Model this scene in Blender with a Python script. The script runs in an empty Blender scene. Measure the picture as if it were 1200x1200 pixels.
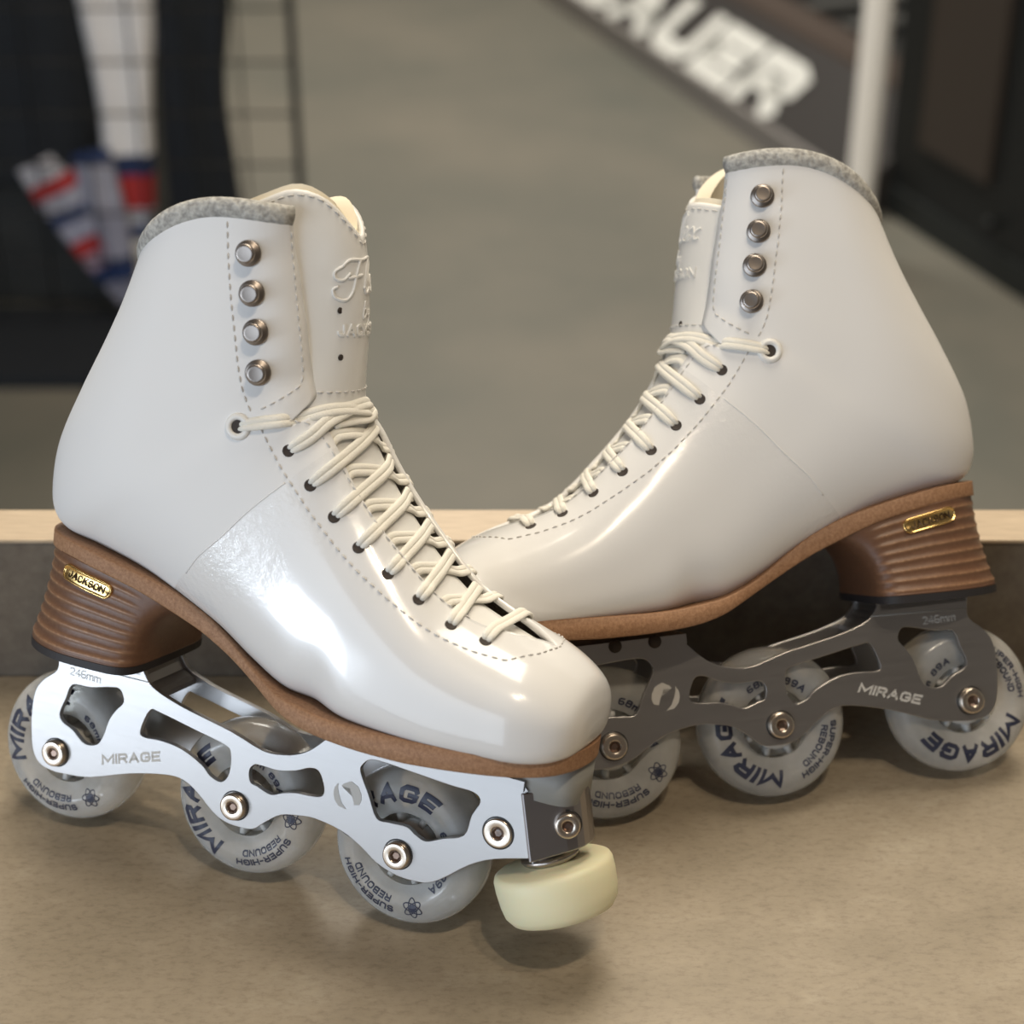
import bpy, bmesh, math, random
from mathutils import Vector, Matrix
from mathutils.bvhtree import BVHTree
random.seed(4)
C = bpy.context.scene.collection
PI = math.pi

# ------------------------------------------------------------------ materials
def mat(name, col, rough=.5, metal=0., **kw):
    m = bpy.data.materials.new(name); m.use_nodes = True
    b = m.node_tree.nodes['Principled BSDF']
    b.inputs['Base Color'].default_value = (*col, 1)
    b.inputs['Roughness'].default_value = rough
    b.inputs['Metallic'].default_value = metal
    for k, v in kw.items(): b.inputs[k.replace('_', ' ')].default_value = v
    return m
def nd(m, t, **kw):
    n = m.node_tree.nodes.new(t)
    for k, v in kw.items(): setattr(n, k, v)
    return n
def ln(m, a, b): m.node_tree.links.new(a, b)
def pb(m): return m.node_tree.nodes['Principled BSDF']
def noise(m, scale, detail=4, rough=.55, coord='Object', stretch=None):
    tc = nd(m, 'ShaderNodeTexCoord'); n = nd(m, 'ShaderNodeTexNoise')
    n.inputs['Scale'].default_value = scale; n.inputs['Detail'].default_value = detail; n.inputs['Roughness'].default_value = rough
    if stretch:
        mp = nd(m, 'ShaderNodeMapping'); mp.inputs['Scale'].default_value = stretch
        ln(m, tc.outputs[coord], mp.inputs[0]); ln(m, mp.outputs[0], n.inputs['Vector'])
    else: ln(m, tc.outputs[coord], n.inputs['Vector'])
    return n.outputs['Fac']
def ramp(m, fac, stops):
    r = nd(m, 'ShaderNodeValToRGB'); e = r.color_ramp.elements
    while len(e) < len(stops): e.new(.5)
    for q, (p, c) in zip(e, stops): q.position = p; q.color = (*c, 1) if len(c) == 3 else c
    ln(m, fac, r.inputs[0]); return r.outputs[0]
def bump(m, h, strength=.2, dist=.001):
    b = nd(m, 'ShaderNodeBump'); b.inputs['Strength'].default_value = strength; b.inputs['Distance'].default_value = dist
    ln(m, h, b.inputs['Height']); ln(m, b.outputs[0], pb(m).inputs['Normal'])

def make_leather():
    # smooth white leather; the vamp in front of the seam carries a clear glossy film
    m = mat('white_leather', (.80, .795, .785), .38)
    p = pb(m); p.inputs['Coat Weight'].default_value = .25; p.inputs['Coat Roughness'].default_value = .25
    at = nd(m, 'ShaderNodeAttribute', attribute_name='film')
    r = nd(m, 'ShaderNodeMapRange'); r.inputs['From Min'].default_value = -.0004; r.inputs['From Max'].default_value = .0004
    r.inputs['To Min'].default_value = .5; r.inputs['To Max'].default_value = .20
    ln(m, at.outputs['Fac'], r.inputs[0]); ln(m, r.outputs[0], p.inputs['Roughness'])
    r2 = nd(m, 'ShaderNodeMapRange'); r2.inputs['From Min'].default_value = -.0004; r2.inputs['From Max'].default_value = .0004
    r2.inputs['To Min'].default_value = .0; r2.inputs['To Max'].default_value = .55
    ln(m, at.outputs['Fac'], r2.inputs[0]); ln(m, r2.outputs[0], p.inputs['Coat Weight'])
    p.inputs['Coat Roughness'].default_value = .06
    n1 = noise(m, 700, 3); n2 = noise(m, 60, 5, .6)
    # wrinkles just in front of the film seam
    w = nd(m, 'ShaderNodeMapRange'); w.inputs['From Min'].default_value = .0; w.inputs['From Max'].default_value = .034
    w.inputs['To Min'].default_value = 1; w.inputs['To Max'].default_value = .02
    ln(m, at.outputs['Fac'], w.inputs[0])
    g = nd(m, 'ShaderNodeMath', operation='GREATER_THAN'); g.inputs[1].default_value = 0.; ln(m, at.outputs['Fac'], g.inputs[0])
    mm = nd(m, 'ShaderNodeMath', operation='MULTIPLY'); ln(m, w.outputs[0], mm.inputs[0]); ln(m, g.outputs[0], mm.inputs[1])
    n3 = noise(m, 300, 4, .6)
    m3 = nd(m, 'ShaderNodeMath', operation='MULTIPLY'); ln(m, n3, m3.inputs[0]); ln(m, mm.outputs[0], m3.inputs[1])
    s = nd(m, 'ShaderNodeMath', operation='MULTIPLY_ADD'); s.inputs[1].default_value = .04; ln(m, n1, s.inputs[0]); m4 = nd(m, 'ShaderNodeMath', operation='MULTIPLY'); m4.inputs[1].default_value = 1.0; ln(m, m3.outputs[0], m4.inputs[0]); ln(m, m4.outputs[0], s.inputs[2])
    s2 = nd(m, 'ShaderNodeMath', operation='MULTIPLY_ADD'); s2.inputs[1].default_value = .25; ln(m, n2, s2.inputs[0]); ln(m, s.outputs[0], s2.inputs[2])
    bump(m, s2.outputs[0], .35, .0006)
    cb_ = nd(m, 'ShaderNodeBump'); cb_.inputs['Strength'].default_value = .8; cb_.inputs['Distance'].default_value = .0011
    ln(m, m3.outputs[0], cb_.inputs['Height']); ln(m, cb_.outputs[0], p.inputs['Coat Normal'])
    return m
M = {}
M['leather'] = make_leather()
M['plain'] = mat('tongue_leather', (.80, .79, .76), .33); bump(M['plain'], noise(M['plain'], 260, 5), .12, .0006)
M['foam'] = mat('cream_foam', (.84, .76, .60), .8)
M['felt'] = mat('grey_felt', (.40, .385, .355), .95)
f_ = noise(M['felt'], 900, 3); ln(M['felt'], ramp(M['felt'], f_, [(.3, (.25, .24, .22)), (.7, (.50, .48, .44))]), pb(M['felt']).inputs['Base Color']); bump(M['felt'], f_, .8, .001)
M['collar'] = mat('grey_collar_binding', (.44, .43, .40), .85)
f_ = noise(M['collar'], 420, 2); ln(M['collar'], ramp(M['collar'], f_, [(.35, (.30, .29, .27)), (.65, (.55, .54, .50))]), pb(M['collar']).inputs['Base Color']); bump(M['collar'], f_, .7, .001)
M['thread'] = mat('grey_thread', (.60, .58, .55), .7)
M['white_thread'] = mat('white_thread', (.72, .71, .69), .6)
M['lace'] = mat('white_cotton_lace', (.83, .80, .72), .85); bump(M['lace'], noise(M['lace'], 1500, 2), .5, .0006)
M['hole'] = mat('dark_hole', (.035, .025, .02), .7)
M['steel'] = mat('nickel_steel', (.44, .40, .37), .30, 1.)
M['hook'] = mat('brown_nickel', (.36, .32, .29), .34, 1.)
M['bolt'] = mat('warm_bolt_steel', (.70, .62, .53), .25, 1.)
M['hex'] = mat('hex_socket_steel', (.30, .22, .18), .3, 1.)
M['alu'] = mat('brushed_aluminium', (.42, .41, .405), .34, .96)
f_ = noise(M['alu'], 90, 3, stretch=(.6, 1, 14)); r_ = nd(M['alu'], 'ShaderNodeMapRange'); r_.inputs['To Min'].default_value = .28; r_.inputs['To Max'].default_value = .42
ln(M['alu'], f_, r_.inputs[0]); ln(M['alu'], r_.outputs[0], pb(M['alu']).inputs['Roughness']); bump(M['alu'], f_, .05, .0003)
M['etch'] = mat('etched_lettering', (.50, .50, .51), .6, .3)
M['etch2'] = mat('etched_lettering_bright', (.60, .585, .55), .7, .1)
M['bracket'] = mat('satin_bracket_steel', (.36, .34, .34), .3, 1.)
M['grey_block'] = mat('grey_sole_block', (.30, .30, .28), .5)
M['rubber'] = mat('cream_rubber', (.86, .82, .56), .5, 0., Subsurface_Weight=.15, Subsurface_Scale=.004)
bump(M['rubber'], noise(M['rubber'], 500, 3), .1, .0005)
M['lift'] = mat('black_rubber_lift', (.02, .018, .02), .6)
M['gold'] = mat('gold_plate', (.90, .62, .25), .22, 1.)
M['dark_ink'] = mat('dark_raised_letters', (.06, .035, .015), .4, .6)
M['ink'] = mat('navy_print', (.025, .03, .06), .45)
m = mat('cork_brown_sole', (.36, .20, .11), .62); M['sole'] = m
f_ = noise(m, 700, 4, .7); ln(m, ramp(m, f_, [(.3, (.25, .125, .06)), (.7, (.43, .24, .13))]), pb(m).inputs['Base Color']); bump(m, f_, .25, .0005)
m = mat('stacked_leather_heel', (.25, .14, .08), .42); M['heel'] = m
a_ = nd(m, 'ShaderNodeAttribute', attribute_name='layer')
f_ = noise(m, 500, 4, .6)
q_ = nd(m, 'ShaderNodeMath', operation='MULTIPLY_ADD'); q_.inputs[1].default_value = .5; ln(m, f_, q_.inputs[0]); ln(m, a_.outputs['Fac'], q_.inputs[2])
ln(m, ramp(m, q_.outputs[0], [(.22, (.135, .065, .036)), (.75, (.22, .115, .062)), (1., (.42, .24, .13))]), pb(m).inputs['Base Color']); bump(m, f_, .2, .0004)
# clear urethane of the wheels
def clear(name, col, trans, rough):
    m = mat(name, col, rough, 0., Transmission_Weight=trans, IOR=1.3)
    return m
M['tyre'] = clear('clear_urethane', (.86, .86, .83), .67, .15)
f_ = noise(M['tyre'], 60, 4, .6); ln(M['tyre'], ramp(M['tyre'], f_, [(.35, (.78, .78, .75)), (.7, (.97, .97, .95))]), pb(M['tyre']).inputs['Base Color'])
M['hub'] = mat('milky_hub', (.62, .62, .60), .35)
M['dark'] = mat('dark_bearing', (.05, .05, .05), .4, .6)

# ------------------------------------------------------------------ generic builders (metres)
def link_mesh(name, verts, faces, m, parent=None, smooth=True, mats=None, fix=True, slots=None):
    me = bpy.data.meshes.new(name); me.from_pydata([tuple(v) for v in verts], [], faces)
    if fix:
        bm = bmesh.new(); bm.from_mesh(me); bmesh.ops.recalc_face_normals(bm, faces=bm.faces); bm.to_mesh(me); bm.free()
    for q in (mats or [m]): me.materials.append(q)
    if slots: me.polygons.foreach_set('material_index', slots)
    me.polygons.foreach_set('use_smooth', [smooth] * len(me.polygons)); me.update()
    o = bpy.data.objects.new(name, me); C.objects.link(o)
    if parent: o.parent = parent
    return o
def tag(o, label=None, cat=None, group=None, kind=None):
    if label: o['label'] = label
    if cat: o['category'] = cat
    if group: o['group'] = group
    if kind: o['kind'] = kind
    return o
def boxv(x0, x1, y0, y1, z0, z1):
    v = [(x, y, z) for z in (z0, z1) for y in (y0, y1) for x in (x0, x1)]
    f = [(0, 1, 3, 2), (4, 6, 7, 5), (0, 4, 5, 1), (2, 3, 7, 6), (0, 2, 6, 4), (1, 5, 7, 3)]
    return v, f
class MB:
    def __init__(s): s.v = []; s.f = []
    def add(s, v, f):
        n = len(s.v); s.v += [tuple(p) for p in v]; s.f += [tuple(i + n for i in q) for q in f]; return s
    def box(s, *a): return s.add(*boxv(*a))
def sweep(pts, rx, ry=None, nrm=None, n=10, cap=True, closed=False):
    """tube along pts; nrm = list of surface normals (ribbon lies flat on them), rx across, ry along the normal"""
    pts = [Vector(p) for p in pts]; N = len(pts); ry = ry or rx; V = []; F = []
    for i, p in enumerate(pts):
        if closed: t = pts[(i + 1) % N] - pts[i - 1]
        else: t = pts[min(i + 1, N - 1)] - pts[max(i - 1, 0)]
        t.normalize()
        k = Vector(nrm[i]) if nrm else (Vector((0, 0, 1)) if abs(t.z) < .9 else Vector((1, 0, 0)))
        b = t.cross(k).normalized(); k2 = b.cross(t).normalized()
        a = rx[i] if isinstance(rx, list) else rx; c = ry[i] if isinstance(ry, list) else ry
        for j in range(n):
            th = 2 * PI * j / n; V.append(p + b * a * math.cos(th) + k2 * c * math.sin(th))
    R = N if closed else N - 1
    for i in range(R):
        for j in range(n):
            i2 = (i + 1) % N
            F.append((i * n + j, i * n + (j + 1) % n, i2 * n + (j + 1) % n, i2 * n + j))
    if cap and not closed: F += [tuple(range(n)), tuple((N - 1) * n + j for j in reversed(range(n)))]
    return V, F
def cat(P, s):
    """Catmull-Rom through list of tuples at float param s"""
    n = len(P) - 1; s = max(0, min(n - 1e-9, s)); i = int(s); t = s - i
    g = lambda k: P[max(0, min(n, k))]
    a, b, c, d = g(i - 1), g(i), g(i + 1), g(i + 2)
    return tuple(.5 * (2 * b[k] + (c[k] - a[k]) * t + (2 * a[k] - 5 * b[k] + 4 * c[k] - d[k]) * t * t + (3 * b[k] - a[k] - 3 * c[k] + d[k]) * t ** 3) for k in range(len(b)))
def smooth_closed(P, per=5):
    n = len(P); out = []
    for i in range(n):
        a, b, c, d = P[i - 1], P[i], P[(i + 1) % n], P[(i + 2) % n]
        for q in range(per):
            t = q / per
            out.append(tuple(.5 * (2 * b[k] + (c[k] - a[k]) * t + (2 * a[k] - 5 * b[k] + 4 * c[k] - d[k]) * t * t + (3 * b[k] - a[k] - 3 * c[k] + d[k]) * t ** 3) for k in range(2)))
    return out
def lerp_tab(T, x):
    if x <= T[0][0]: return T[0][1]
    for (a, b), (c, d) in zip(T, T[1:]):
        if x <= c: return b + (d - b) * (x - a) / (c - a)
    return T[-1][1]
GL = {  # block letters: width, then polylines on a unit-high grid
 'A': (.95, [[(0, 0), (.475, 1), (.95, 0)], [(.2, .33), (.75, .33)]]), 'B': (.8, [[(0, 0), (0, 1), (.6, 1), (.76, .87), (.76, .65), (.6, .53), (0, .53)], [(.6, .53), (.8, .4), (.8, .14), (.62, 0), (0, 0)]]),
 'C': (.82, [[(.82, .8), (.66, 1), (.18, 1), (0, .82), (0, .18), (.18, 0), (.66, 0), (.82, .2)]]), 'D': (.82, [[(0, 0), (0, 1), (.58, 1), (.82, .78), (.82, .22), (.58, 0), (0, 0)]]),
 'E': (.74, [[(.74, 1), (0, 1), (0, 0), (.74, 0)], [(0, .5), (.64, .5)]]), 'G': (.88, [[(.86, .82), (.7, 1), (.18, 1), (0, .82), (0, .18), (.18, 0), (.7, 0), (.88, .18), (.88, .46), (.5, .46)]]),
 'H': (.82, [[(0, 0), (0, 1)], [(.82, 0), (.82, 1)], [(0, .5), (.82, .5)]]), 'I': (.0, [[(0, 0), (0, 1)]]), 'J': (.6, [[(.6, 1), (.6, .18), (.44, 0), (.14, 0), (0, .18), (0, .3)]]),
 'K': (.8, [[(0, 0), (0, 1)], [(.78, 1), (.1, .46)], [(.25, .58), (.82, 0)]]), 'M': (1.15, [[(0, 0), (0, 1), (.575, .22), (1.15, 1), (1.15, 0)]]), 'N': (.86, [[(0, 0), (0, 1), (.86, 0), (.86, 1)]]),
 'O': (.86, [[(.2, 0), (0, .2), (0, .8), (.2, 1), (.66, 1), (.86, .8), (.86, .2), (.66, 0), (.2, 0)]]), 'P': (.78, [[(0, 0), (0, 1), (.6, 1), (.78, .86), (.78, .58), (.6, .44), (0, .44)]]),
 'R': (.82, [[(0, 0), (0, 1), (.62, 1), (.8, .86), (.8, .6), (.62, .47), (0, .47)], [(.46, .47), (.84, 0)]]), 'S': (.78, [[(.78, .82), (.62, 1), (.16, 1), (0, .86), (0, .64), (.16, .52), (.62, .48), (.78, .36), (.78, .14), (.62, 0), (.16, 0), (0, .18)]]),
 'U': (.82, [[(0, 1), (0, .18), (.18, 0), (.64, 0), (.82, .18), (.82, 1)]]), '-': (.4, [[(0, .48), (.4, .48)]]), ' ': (.35, []),
 'm': (.95, [[(0, 0), (0, .68)], [(0, .6), (.38, .68), (.475, .56), (.475, 0)], [(.475, .58), (.86, .68), (.95, .56), (.95, 0)]]),
 '2': (.66, [[(0, .8), (.16, 1), (.5, 1), (.66, .84), (.66, .64), (0, 0), (.68, 0)]]), '4': (.7, [[(.52, 0), (.52, 1), (0, .3), (.72, .3)]]),
 '6': (.68, [[(.6, 1), (.2, 1), (0, .8), (0, .18), (.16, 0), (.52, 0), (.68, .16), (.68, .36), (.52, .5), (0, .5)]]), '8': (.7, [[(.16, .54), (0, .4), (0, .14), (.16, 0), (.54, 0), (.7, .14), (.7, .4), (.54, .54), (.16, .54), (.04, .68), (.04, .86), (.18, 1), (.52, 1), (.66, .86), (.66, .68), (.54, .54)]]),
 '9': (.68, [[(.06, .1), (.18, 0), (.52, 0), (.68, .2), (.68, .82), (.52, 1), (.16, 1), (0, .84), (0, .6), (.16, .44), (.68, .5)]])}
def text2d(s, size, weight=.18, shear=0., extrude=0., spacing=1., wide=1.):
    """size is the cap height; returns verts, faces, width"""
    V = []; F = []; x0 = 0; h = weight / 2
    for ch in s:
        w, pl = GL[ch]; w *= wide
        for P in pl:
            P = [(x * wide, y) for x, y in P]
            P = [(x, h + y * (1 - 2 * h)) for x, y in P]; n = len(P); L = []
            for i in range(n):
                a, b, c = P[max(0, i - 1)], P[i], P[min(n - 1, i + 1)]
                if P[0] == P[-1] and n > 2:
                    if i == 0: a = P[-2]
                    if i == n - 1: c = P[1]
                d1 = (b[0] - a[0], b[1] - a[1]); d2 = (c[0] - b[0], c[1] - b[1]); l1 = math.hypot(*d1); l2 = math.hypot(*d2)
                if l1 == 0: d1, l1 = d2, l2
                if l2 == 0: d2, l2 = d1, l1
                n1 = (-d1[1] / l1, d1[0] / l1); n2 = (-d2[1] / l2, d2[0] / l2); m_ = (n1[0] + n2[0], n1[1] + n2[1]); q = m_[0] ** 2 + m_[1] ** 2
                k = min(2 / max(q, .01), 2.2); ex = 0
                ox = (m_[0] * k / 1 * h, m_[1] * k * h); bx, by = b
                if i == 0 and P[0] != P[-1]: bx -= d2[0] / l2 * h * .99 * (1 if abs(d2[1]) > .9 * l2 or abs(d2[0]) > .9 * l2 else .3); by -= d2[1] / l2 * h * .99
                if i == n - 1 and P[0] != P[-1]: bx += d1[0] / l1 * h * .99 * (1 if abs(d1[1]) > .9 * l1 or abs(d1[0]) > .9 * l1 else .3); by += d1[1] / l1 * h * .99
                L.append(((bx + ox[0], by + ox[1]), (bx - ox[0], by - ox[1])))
            for i in range(n - 1):
                q4 = [L[i][0], L[i][1], L[i + 1][1], L[i + 1][0]]; k0 = len(V)
                Q = [((x0 + h + x + shear * y) * size, y * size) for x, y in q4]
                if extrude:
                    V += [(x, y, -extrude) for x, y in Q] + [(x, y, extrude) for x, y in Q]
                    F += [tuple(k0 + j for j in (0, 1, 2, 3)), tuple(k0 + j for j in (7, 6, 5, 4)), tuple(k0 + j for j in (0, 4, 5, 1)), tuple(k0 + j for j in (1, 5, 6, 2)), tuple(k0 + j for j in (2, 6, 7, 3)), tuple(k0 + j for j in (3, 7, 4, 0))]
                else:
                    V += [(x, y, 0.) for x, y in Q]; F.append((k0, k0 + 1, k0 + 2, k0 + 3))
        x0 += w + 2 * h + .16 * spacing
    xs = [v[0] for v in V]; m0 = min(xs)
    return [(x - m0, y, z) for x, y, z in V], F, max(xs) - m0
def plate2d(outer, holes, depth, bevel=.25):
    """flat plate with holes in mm; returns verts (x,y,z) with z in [-depth/2, depth/2]"""
    cu = bpy.data.curves.new('p', 'CURVE'); cu.dimensions = '2D'; cu.fill_mode = 'BOTH'; cu.extrude = depth / 2 - bevel; cu.bevel_depth = bevel; cu.bevel_resolution = 1; cu.offset = -bevel
    for P in [outer] + holes:
        s = cu.splines.new('POLY'); s.points.add(len(P) - 1); s.use_cyclic_u = True
        for q, p in zip(s.points, P): q.co = (p[0], p[1], 0, 1)
    o = bpy.data.objects.new('p', cu); C.objects.link(o); dg = bpy.context.evaluated_depsgraph_get(); dg.update()
    me = o.evaluated_get(dg).to_mesh(); v = [tuple(p.co) for p in me.vertices]; f = [tuple(p.vertices) for p in me.polygons]
    o.evaluated_get(dg).to_mesh_clear(); bpy.data.objects.remove(o); bpy.data.curves.remove(cu)
    return v, f

# ------------------------------------------------------------------ boot shape in skate space (u toe-ward, v outward, w up; mm)
#      B(u,w)        F(u,w)       half width, widest at, nB, nT, throat half gap
ST = [((237.8,100), (238.2,106),  10, .5, 2.2, 2.2, 0),
      ((237, 97.5), (237.2,113.5), 20, .48, 2.6, 2.2, 0),
      ((234, 96), (234,121), 28.5,.44, 3.2, 2.2, 0),
      ((227.5,95), (226.5,127), 35, .40, 3.8, 2.2, 0),
      ((217,  94.3), (216,132), 40, .38, 5, 2.2, 0),
      ((203,  93.6), (204,136), 42.5,.37, 5, 2.2, 9),
      ((188,  93), (190.5,140), 44.3,.37, 5, 2.3, 17),
      ((173,92.6), (177,146), 44.8,.38, 4.8, 2.35, 20),
      ((158,92.4), (166,154.5), 44.2,.39, 4.6, 2.4, 21.5),
      ((143,92.6), (157,163.5), 43,.40, 4.2, 2.4, 22.5),
      ((128,  93.5), (147.5,173), 41.5,.43, 3.0, 2.4, 23),
      ((113,  97), (138.5,183), 39.8,.43, 3.2, 2.45, 23),
      (( 96,  104), (130.5,193), 38.3,.44, 3.0, 2.5, 22.5),
      (( 78,  113.5), (124,202), 37.6,.45, 2.8, 2.6, 22),
      (( 58,  121), (117.5,208), 37.4,.46, 2.6, 2.8, 21),
      (( 36,  127), (113,213),   37.5,.48, 2.5, 3.1, 20),
      (( 12,  131.5), (110,219),   37.7,.50, 2.3, 3.4, 20),
      (( -5.5,133.5),(108,225),   37.5,.50, 2.3, 3.5, 20),
      ((-15.8,139),(106.5,231),37.5,.50, 2.2, 3.7, 20.5),
      ((-18,152), (105,237.5), 37.5,.50, 2.15, 3.8, 21),
      ((-16,  170), (103.5,244), 37.3,.50, 2.1, 3.8, 21),
      (( -7,  193), (101.5,252), 37,.50, 2.1, 3.7, 21.5),
      ((  2.5,213), (99.5,261),  36.8,.50, 2.1, 3.6, 22),
      (( 10.5,231), (97.5,270),  36.4,.50, 2.1, 3.5, 23),
      (( 17.5,251), (96,280.5),  36,  .50, 2.1, 3.5, 24)]
NS = len(ST) - 1
def sink(i, a):                                       # the upper reaches a little way down into the sole
    k = 5.4 if 11 <= i <= 14 else 3.6 if 3 <= i <= 16 else (2.0 if i in (2, 17) else 0); d = math.dist(a[0], a[1])
    return (a[0][0] - (a[1][0] - a[0][0]) / d * k, a[0][1] - (a[1][1] - a[0][1]) / d * k)
ST = [(sink(i, a),) + a[1:] for i, a in enumerate(ST)]
FL = [(a[0][0], a[0][1], a[1][0], a[1][1], a[2], a[3], a[4], a[5], a[6]) for a in ST]
def station(s):
    b0, b1, f0, f1, hw, m_, nB, nT, g = cat(FL, s)
    # the notch between hook flap and lower facing
    g = max(g, 0) + 10.5 * math.exp(-((s - 15.02) / .33) ** 2)
    arch = 12 * max(0, (s - 18) / (NS - 18)) ** 1.5
    return b0, b1, f0, f1, hw, m_, nB, nT, g, arch
def med(u):                                            # the inner side of the forefoot is straighter than the outer side
    t = min(1, max(0, (u - 120) / 50)); return 1 - .18 * t * t * (3 - 2 * t)
def section(s, n=44, inset=0.):
    """lateral half section from the throat edge down to the bottom centre line, then mirrored"""
    b0, b1, f0, f1, hw, m_, nB, nT, g, arch = station(s)
    L = math.hypot(f0 - b0, f1 - b1); dx, dz = (f0 - b0) / L, (f1 - b1) / L; px, pz = -dz, dx
    hw -= inset
    def P(th):
        c, sn = math.cos(th), math.sin(th)
        if th <= PI / 2: q = m_ - (m_) * abs(c) ** (2 / nB); v = hw * abs(sn) ** (2 / nB)
        else: q = m_ + (1 - m_) * abs(c) ** (2 / nT); v = hw * abs(sn) ** (2 / nT)
        d = inset + q * (L - 2 * inset); a = arch * math.sin(PI * min(1, max(0, q)))
        return (b0 + dx * d + px * a, v, b1 + dz * d + pz * a)
    thg = PI - math.asin(min(1, (g / hw)) ** (nT / 2)) if g > 1e-6 else PI
    D = [P(thg * k / 260) for k in range(261)]
    acc = [0]
    for a, b in zip(D, D[1:]): acc.append(acc[-1] + math.dist(a, b))
    out = []; k = 0
    for j in range(n + 1):
        t = acc[-1] * j / n
        while k < 259 and acc[k + 1] < t: k += 1
        r = (t - acc[k]) / max(1e-9, acc[k + 1] - acc[k])
        out.append(tuple(D[k][i] + (D[k + 1][i] - D[k][i]) * r for i in range(3)))
    half = out[::-1]                               # from the throat edge to the bottom
    return half + [(p[0], -p[1] * med(p[0]), p[2]) for p in half[-2::-1]]
def s_list():
    S = []; s = 0
    while s < NS:
        S.append(s); s += .04 if 14.2 < s < 15.9 else .12
    S.append(NS); return S
SL = s_list()
def shell_grid():
    G = [section(s) for s in SL]; n = len(G[0]); V = [p for r in G for p in r]; F = []
    for i in range(len(G) - 1):
        for j in range(n - 1):
            a = i * n + j; F.append((a, a + 1, a + n + 1, a + n))
    F.append(tuple(range(n)))                       # tip of the toe
    return V, F, n
SHV, SHF, SHN = shell_grid()
BV = BVHTree.FromPolygons([Vector(p) for p in SHV], SHF)
# tongue: rows along its length (centre u, w), half width, wrap depth
TG = [(205,131.5,8,1,1), (191,135.5,15,3,2), (178,141,19,5,3), (166,149.5,21,6.5,3.5), (156,158.5,22.5,7.5,4), (146.5,168,23.5,8,4), (137,178.5,24,9,3.5),
      (129.5,189,24,10,3), (123.5,198.5,24,11.5,2.5), (119.7,207,24,14,1.5), (117.3,215,24,18,1), (115.3,224,24,24,.5), (113.3,234,24.5,31,0), (110.5,248,25,38,0), (106.5,263,25.5,42,0), (102,274,26,44,0), (97.5,283,26,45,0), (93,292,26,45,0), (88.5,300,26,45,0)]
TG0 = list(TG)
def tongue_pt(t, q, off=0.):
    u, w, W, D, sh = cat(TG, t); a = cat(TG, t - .05); b = cat(TG, t + .05)
    tu, tw = b[0] - a[0], b[1] - a[1]; L = math.hypot(tu, tw); nu, nw = tw / L, -tu / L        # outward
    if nu < 0: nu, nw = -nu, -nw
    k = min(1, max(0, (t - 7) / 5)); TM = 1.1 + .4 * k; th = q * TM
    d = D * (1 - math.cos(th)) / (1 - math.cos(TM)); v = W * math.sin(th) / math.sin(TM) + sh
    Nv = Vector((nu * math.cos(th * .9), math.sin(th * .9), nw * math.cos(th * .9)))
    p = Vector((u - nu * d, v, w - nw * d))
    return p + Nv * off, Nv
LEAN = [0]
def set_tongue(which):
    """the front skate's tongue is pulled up and forward, the other one sits lower on its outer side"""
    LEAN[0] = which; del TG[:]
    for i, (u, w, W, D, sh) in enumerate(TG0):
        k = max(0, i - 9.5) / 5.5
        if which: u += 9 * min(1.3, k); w += 3.0 * min(1, k); D += 6 * min(1, k)
        TG.append((u, w, W, D, sh))
def tongue_top(q):
    if LEAN[0]: return 15.0 + (2.75 if q > 0 else 2.0) * math.sin(min(1, abs(q) / .6) * PI / 2) ** 1.5
    return 14.7 if q > 0 else 14.7 + 2.0 * min(1, abs(q) / .62) ** 1.3
def lining_top(q):
    if LEAN[0]: return 15.25 + (2.75 if q > 0 else 2.1) * math.sin(min(1, abs(q) / .55) * PI / 2) ** 1.4
    return 15.0 if q > 0 else 15.0 + 2.5 * min(1, abs(q) / .5) ** 1.1
def tongue_grid(off, t0, top, nq=33, nr=90, pad=0):
    V = []
    for i in range(nr + 1):
        for j in range(nq):
            q = -1 + 2 * j / (nq - 1); t = t0 + (top(q) - t0) * i / nr
            p, N_ = tongue_pt(t, q, off); V.append(p)
    F = [(i * nq + j, i * nq + j + 1, (i + 1) * nq + j + 1, (i + 1) * nq + j) for i in range(nr) for j in range(nq - 1)]
    return V, F
set_tongue(0)
TV, TF = tongue_grid(0, 0, tongue_top)
BT = BVHTree.FromPolygons(TV, TF)
#FEATURES

class Skate:
    def __init__(s, O, yaw, lean, side, label):
        """side +1: left skate (outer face on +y of its empty), -1: right skate"""
        s.sg = side
        sgx = -1 if side > 0 else 1
        U = Vector((sgx * math.cos(yaw), -math.sin(yaw), 0)); v0 = Vector((-sgx * math.sin(yaw), -math.cos(yaw), 0)); Z = Vector((0, 0, 1))
        V = v0 * math.cos(lean) + Z * math.sin(lean); W = -v0 * math.sin(lean) + Z * math.cos(lean)
        Y = V * side
        e = bpy.data.objects.new('inline_figure_skate', None); C.objects.link(e); e.empty_display_size = .05
        e.matrix_world = Matrix(((U.x, Y.x, W.x, O[0] / 1000), (U.y, Y.y, W.y, O[1] / 1000), (U.z, Y.z, W.z, O[2] / 1000), (0, 0, 0, 1)))
        tag(e, label, 'skate'); s.e = e; s.rs = -side
    def c(s, p): return (p[0] / 1000, s.sg * p[1] / 1000, p[2] / 1000)
    def mk(s, name, V, F, m, parent=None, **kw):
        return link_mesh(name, [s.c(p) for p in V], F, M[m], parent or s.e, **kw)

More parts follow.
